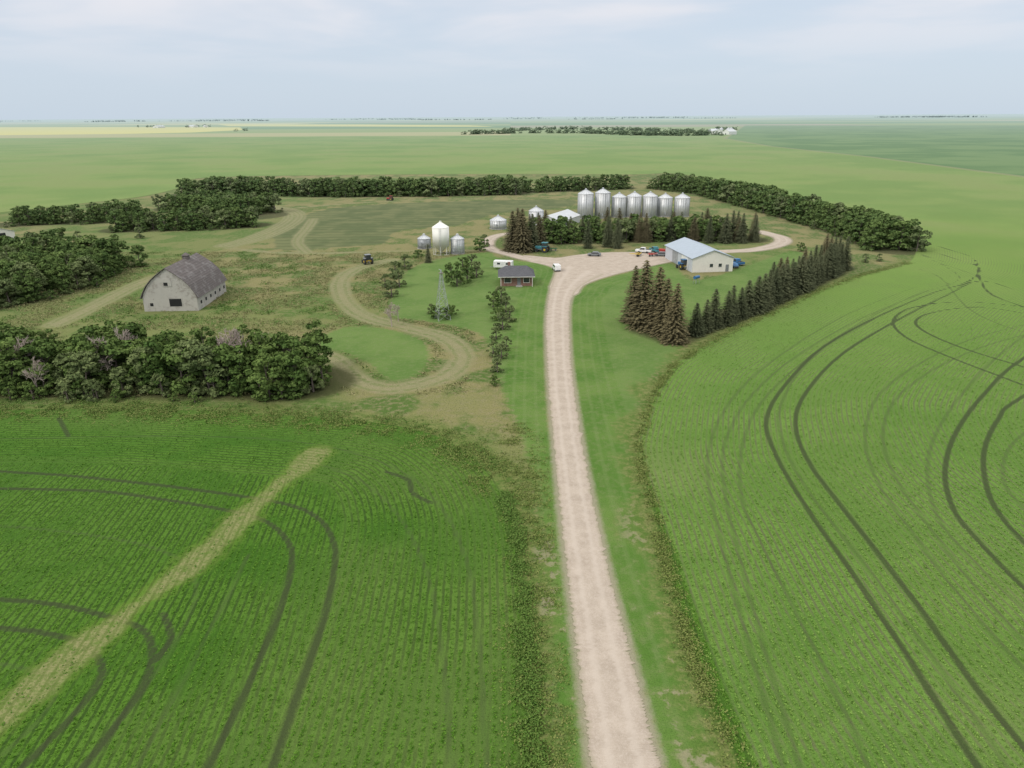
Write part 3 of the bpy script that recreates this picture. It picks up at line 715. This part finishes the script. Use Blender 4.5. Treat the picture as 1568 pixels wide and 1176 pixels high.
a=G(767,438); b=G(815,438); c=(a+b)/2
e=empty('brick_house',c[0],c[1],math.radians(1)); w=4.6; D=8.5; h=2.9
part(e,'walls',brick,[box(-w,w,0,D,0,h)])
o_=.6
part(e,'roof',asph,[([(-w-o_,-o_-.8,h+.003),(w+o_,-o_-.8,h+.003),(w+o_,D+o_,h+.003),(-w-o_,D+o_,h+.003),(-w+1.6,D/2,h+2.1),(w-1.6,D/2,h+2.1)],[(0,1,5,4),(1,2,5),(2,3,4,5),(3,0,4),(3,2,1,0)])])
part(e,'fascia',whitep,[box(-w-o_,w+o_,-o_-.84,-o_-.803,h-.12,h)])
part(e,'windows',glass,[box(-3.4,-1.6,-.05,.1,1.0,2.2),box(2.0,3.6,-.05,.1,1.0,2.2),box(-w-.05,-w+.1,2,3.6,1,2.2)])
part(e,'window_frames',whitep,[box(-3.5,-3.4,-.07,.1,.9,2.3),box(-1.6,-1.5,-.07,.1,.9,2.3),box(-3.4,-1.6,-.07,.1,.9,1.0),box(1.9,2.0,-.07,.1,.9,2.3),box(3.6,3.7,-.07,.1,.9,2.3),box(2.0,3.6,-.07,.1,.9,1.0)])
part(e,'door',grey,[box(.2,1.15,-.06,.1,.25,2.3)])
part(e,'step',simple_pad,[box(-.2,1.6,-1.3,-.08,0,.24)])
part(e,'porch_posts',whitep,[box(x-.06,x+.06,-1.25,-1.13,.0,h-.17) for x in(-4.4,4.4)])
part(e,'chimney',brick,[box(-2.4,-1.6,D/2+.4,D/2+1.1,h+1.2,h+3.0)])

a=G(1063,419); b=G(1117,414)
ang=math.atan2((b-a)[1],(b-a)[0])*.35
e=empty('machine_shed',*( (a+b)/2 ),ang); w=6.4; L=25; hv=4.3; rg=6.6
part(e,'walls',shedw,[prism([(w,0),(w,hv),(0,rg),(-w,hv),(-w,0)],0,L)])
part(e,'left_cladding',shedw_shaded,[box(-w-.03,-w-.004,.01,L-.01,.02,hv-.1)])
part(e,'roof',shedr,[sheet([(-w-.45,hv-.12),(0,rg+.03),(w+.45,hv-.12)],-.4,L+.4,.1)])
part(e,'trim',whitep,[box(-w-.06,-w+.06,-.05,-.004,0,hv),box(w-.06,w+.06,-.05,-.004,0,hv)])
part(e,'windows',glass,[box(-.9,.1,-.05,.1,1.6,2.5),box(1.9,2.9,-.05,.1,1.6,2.5)])
part(e,'window_frames',grey,[box(-1.0,.2,-.06,.1,1.48,1.58),box(1.8,3.0,-.06,.1,1.48,1.58)])
part(e,'walk_door',grey,[box(4.2,5.2,-.05,.1,.05,2.15)])
part(e,'overhead_door',whitep,[box(-w-.08,-w+.05,4,9.5,.05,3.9)]); part(e,'overhead_door_rear',galvd,[box(-w-.08,-w+.05,13,18,.05,3.9)])
def gable(name,x,y,w,L,hv,rg,rz,wall,roof):
    g=G(x,y); e=empty(name,g[0],g[1],rz)
    part(e,'walls',wall,[prism([(w,0),(w,hv),(0,rg),(-w,hv),(-w,0)],0,L)])
    part(e,'roof',roof,[sheet([(-w-.3,hv-.1),(0,rg+.03),(w+.3,hv-.1)],-.3,L+.3,.1)])
    part(e,'door',black,[box(-1.6,1.6,-.04,.1,.03,min(hv,2.8))])
    part(e,'window',glass,[box(w-.1,w+.04,L*.4,L*.4+1.2,1.2,2)])
    return e
gable('steel_storage_shed',838,350,6,24,3.2,5.4,math.radians(-25),galv,galvr)
gable('farm_shed',4,368,5,14,3,4.6,math.radians(60),shedw,galvr)
for x,y,w,L in [(1100,205,14,40),(1111,206,10,30),(1094,204,8,20),(238,196,16,50),(300,195,14,60),(316,195,10,40)]:
    gable('distant_farm_building',x,y,w,L,7,12,random.uniform(-1.2,1.2),whitep,galvr)
for x in (1104,1115,1119):
    bin_(x,204,5,12,'distant_grain_bin')

g=G(678,489); e=empty('windmill_tower',g[0],g[1],.4)
Hh=11.0; sh=[]; lv=np.linspace(0,1,7)
def cp(k,f): r=1.5*(1-f)+.18*f; return ((1,1),(-1,1),(-1,-1),(1,-1))[k%4][0]*r,((1,1),(-1,1),(-1,-1),(1,-1))[k%4][1]*r,Hh*f
for k in range(4):
    sh.append(beam(cp(k,0),cp(k,1),.05,5))
    for i in range(6):
        sh.append(beam(cp(k,lv[i]),cp(k+1,lv[i+1]),.022,4)); sh.append(beam(cp(k+1,lv[i]),cp(k,lv[i+1]),.022,4)); sh.append(beam(cp(k,lv[i+1]),cp(k+1,lv[i+1]),.028,4))
part(e,'lattice_frame',galvd,sh); part(e,'top_platform',wood,[box(-.5,.5,-.5,.5,Hh,Hh+.1)]); part(e,'gearbox',galvd,[cyl(0,0,Hh+.102,Hh+.8,.2,.15,10),beam((0,0,Hh+.6),(0,1.6,Hh+.7),.04)])

def car(name,x,y,rz,paint,kind='car'):
    g=G(x,y); e=empty(name,g[0],g[1],rz)
    if kind=='van': body=[(-2.5,.35),(2.45,.35),(2.5,.95),(1.75,1.15),(1.15,1.95),(-2.35,2.0),(-2.5,1.1)]; win=[(-2.2,1.25),(1.5,1.25),(1.05,1.85),(-2.15,1.88)]
    elif kind=='truck': body=[(-2.8,.45),(2.7,.45),(2.75,1.1),(1.4,1.2),(.85,1.85),(-.6,1.88),(-.75,1.2),(-2.8,1.2)]; win=[(-.6,1.22),(1.25,1.22),(.8,1.78),(-.5,1.8)]
    else: body=[(-2.2,.32),(2.2,.32),(2.25,.78),(1.2,.95),(.5,1.45),(-1.2,1.45),(-1.9,.98),(-2.25,.9)]; win=[(-1.65,.97),(1.05,.97),(.45,1.38),(-1.15,1.38)]
    def side(pr,wd):
        n=len(pr); V=[(-wd,p[0],p[1]) for p in pr]+[(wd,p[0],p[1]) for p in pr]
        return V,[tuple(range(n-1,-1,-1)),tuple(range(n,2*n))]+[(i,(i+1)%n,n+(i+1)%n,n+i) for i in range(n)]
    part(e,'body',paint,[side(body,.92)],.06); part(e,'side_glass',glass,[side(win,.935)])
    yw=win[1][0]; part(e,'windscreen',glass,[([(-.8,yw+.14,win[1][1]+.0),(.8,yw+.14,win[1][1]),(.75,win[2][0]+.16,win[2][1]),(-.75,win[2][0]+.16,win[2][1])],[(0,1,2,3)])])
    part(e,'wheels',tyrem,[wheel(sx,sy,.36,.24) for sx in(-.85,.85) for sy in(-1.45,1.4)])
    part(e,'bumpers',grey,[box(-.85,.85,body[1][0]+.02,body[1][0]+.12,.4,.6),box(-.85,.85,body[0][0]-.12,body[0][0]-.02,.4,.6)])
    if kind=='truck': part(e,'bed',black,[box(-.78,.78,-2.7,-.85,1.19,1.215)])
    return e
def tractor(name,x,y,rz,paint,s=1):
    g=G(x,y); e=empty(name,g[0],g[1],rz); e.scale=(s,)*3
    part(e,'hood',paint,[box(-.4,.4,.3,2.3,.9,1.6)],.08)
    part(e,'cab_glass',glass,[box(-.7,.7,-1.1,.3,1.3,2.5)],.05); part(e,'cab_roof',paint,[box(-.8,.8,-1.2,.4,2.503,2.65)],.04)
    part(e,'chassis',grey,[box(-.3,.3,-1.2,2.2,.6,.9),box(-1.0,1.0,-.9,-.6,.7,.95),box(-.8,.8,1.6,1.8,.5,.65)])
    part(e,'fenders',paint,[box(-1.25,-.71,-1.3,.0,1.6,1.7),box(.71,1.25,-1.3,.0,1.6,1.7)])
    part(e,'wheels',tyrem,[wheel(-1,-.7,.82,.45),wheel(1,-.7,.82,.45),wheel(-.85,1.7,.48,.3),wheel(.85,1.7,.48,.3)])
    part(e,'hubs',yellow,[beam((-1.25,-.7,.82),(1.25,-.7,.82),.3,12)]); part(e,'exhaust',black,[beam((.25,1.4,1.6),(.25,1.4,2.5),.05)])
    return e
car('white_van',852,414,math.radians(8),wht,'van')
car('parked_pickup_truck',985,387,1.2,wht,'truck'); car('parked_pickup_truck',1003,386,.3,teal,'truck'); car('parked_car',1012,392,1.4,grey)
tractor('red_tractor',1022,391,1.0,red,1.3); tractor('green_tractor',832,386,1.2,teal,1.3); tractor('red_tractor',598,307,1.3,red,1.0)
tractor('old_tractor',563,404,.5,grey,1.2); tractor('blue_tractor',1046,412,.3,blue,1.2); car('blue_pickup_truck',1128,405,.4,blue,'truck'); car('blue_car',1122,409,.2,blue)
car('parked_car',910,392,1.4,grey)
def implement(x,y,rz,paint,w=7,name='field_implement'):
    g=G(x,y); e=empty(name,g[0],g[1],rz)
    part(e,'frame',paint,[box(-w/2,w/2,-.1,.1,.8,.95),box(-w/2,w/2,-1.3,-1.1,.8,.95)]+[box(q-.05,q+.05,-1.098,-.102,.82,.93) for q in np.arange(-w/2+.3,w/2,1.1)])
    part(e,'drawbar',paint,[beam((-.8,.1,.85),(0,2.6,.6),.07),beam((.8,.1,.85),(0,2.6,.6),.07)])
    part(e,'shanks',galvd,[beam((q,-1.2,.8),(q+.05,-1.4,.05),.04,4) for q in np.arange(-w/2+.2,w/2,.45)])
    part(e,'wheels',tyrem,[wheel(q,-.6,.45,.25) for q in(-w/2+.6,-.8,.8,w/2-.6)])
for x,y,rz,p_,w in [(1047,405,1.2,blue,6),(840,384,.2,green,6),(1000,392,.5,red,5),(975,392,1.2,yellow,4)]:
    implement(x,y,rz,p_,w)
g=G(771,412); e=empty('travel_trailer',g[0],g[1],1.35)
part(e,'body',wht,[box(-1.2,1.2,-3,3,.6,2.7)],.2); part(e,'windows',glass,[box(-1.22,1.22,-2.2,-1.0,1.6,2.2),box(-1.22,1.22,.8,1.8,1.6,2.2)])
part(e,'wheels',tyrem,[wheel(-1.05,0,.36,.22),wheel(1.05,0,.36,.22)]); part(e,'hitch',grey,[beam((-.6,3,.6),(0,4.3,.55),.05),beam((.6,3,.6),(0,4.3,.55),.05)])
for x,y in [(1066,434)]:
    g=G(x,y); e=empty('fuel_tank',g[0],g[1],.7)
    part(e,'tank',blue,[beam((-1.0,0,1.8),(1.0,0,1.8),.45,18)]); part(e,'stand',galvd,[beam((sx*.8,sy*.5,0),(sx*.7,sy*.25,1.5),.05) for sx in(-1,1) for sy in(-1,1)])

# ------------------------------------------------ world
W=bpy.data.worlds.new('World'); sc.world=W; W.use_nodes=True; t=NT(W.node_tree); t.n.clear()
out=t.n.new('ShaderNodeOutputWorld'); bg=t.n.new('ShaderNodeBackground'); bg.inputs['Strength'].default_value=.1
sky=t.n.new('ShaderNodeTexSky'); sky.sky_type='NISHITA'; sky.sun_disc=False
SE=math.radians(42); SAZ=math.radians(-130)
sky.sun_elevation=SE; sky.sun_rotation=SAZ
tc=t.n.new('ShaderNodeTexCoord'); s=t.n.new('ShaderNodeSeparateXYZ'); t.l.new(tc.outputs['Generated'],s.inputs[0])
z=t.m('MAXIMUM',s.outputs[2],0.0); dn=t.m('ADD',z,.10)
v=t.comb(t.m('DIVIDE',s.outputs[0],dn),t.m('DIVIDE',s.outputs[1],dn),0.0)
n_=t.noise(v,.62,4,.5,.3)
cl=t.mix(t.ss(n_,.4,.7),(7.3,7.7,8.5),(8.5,8.4,8.8))
hz=t.mix(t.ss(z,0.0,.13),(6.1,7.1,8.2),(6.5,7.4,8.6))
base=t.mix(t.ss(z,0,.5,.9,.5),sky.outputs[0],hz)
col=t.mix(t.m('MULTIPLY',t.ss(n_,.38,.62),t.ss(z,.02,.15,.0,.9)),base,cl)
col=t.mix(t.ss(z,.22,.7),col,(14.8,14.5,14.1))
t.put(bg.inputs[0],col); t.l.new(bg.outputs[0],out.inputs[0])
sl=bpy.data.lights.new('sun','SUN'); sl.energy=1.5; sl.angle=math.radians(12); sl.color=(1,.94,.84)
so=bpy.data.objects.new('sun',sl); sc.collection.objects.link(so)
d=Vector((math.sin(SAZ)*math.cos(SE),math.cos(SAZ)*math.cos(SE),math.sin(SE)))
so.rotation_euler=d.to_track_quat('Z','Y').to_euler(); so.location=(0,0,100)

cam=bpy.data.cameras.new('camera'); co_=bpy.data.objects.new('camera',cam); sc.collection.objects.link(co_)
cam.sensor_width=36; cam.lens=36*F/1568; cam.clip_start=.5; cam.clip_end=200000
co_.matrix_world=Matrix.Translation((0,0,H))@R.to_4x4()
sc.camera=co_
print('verts',nx*ny,'objects',len(sc.objects))
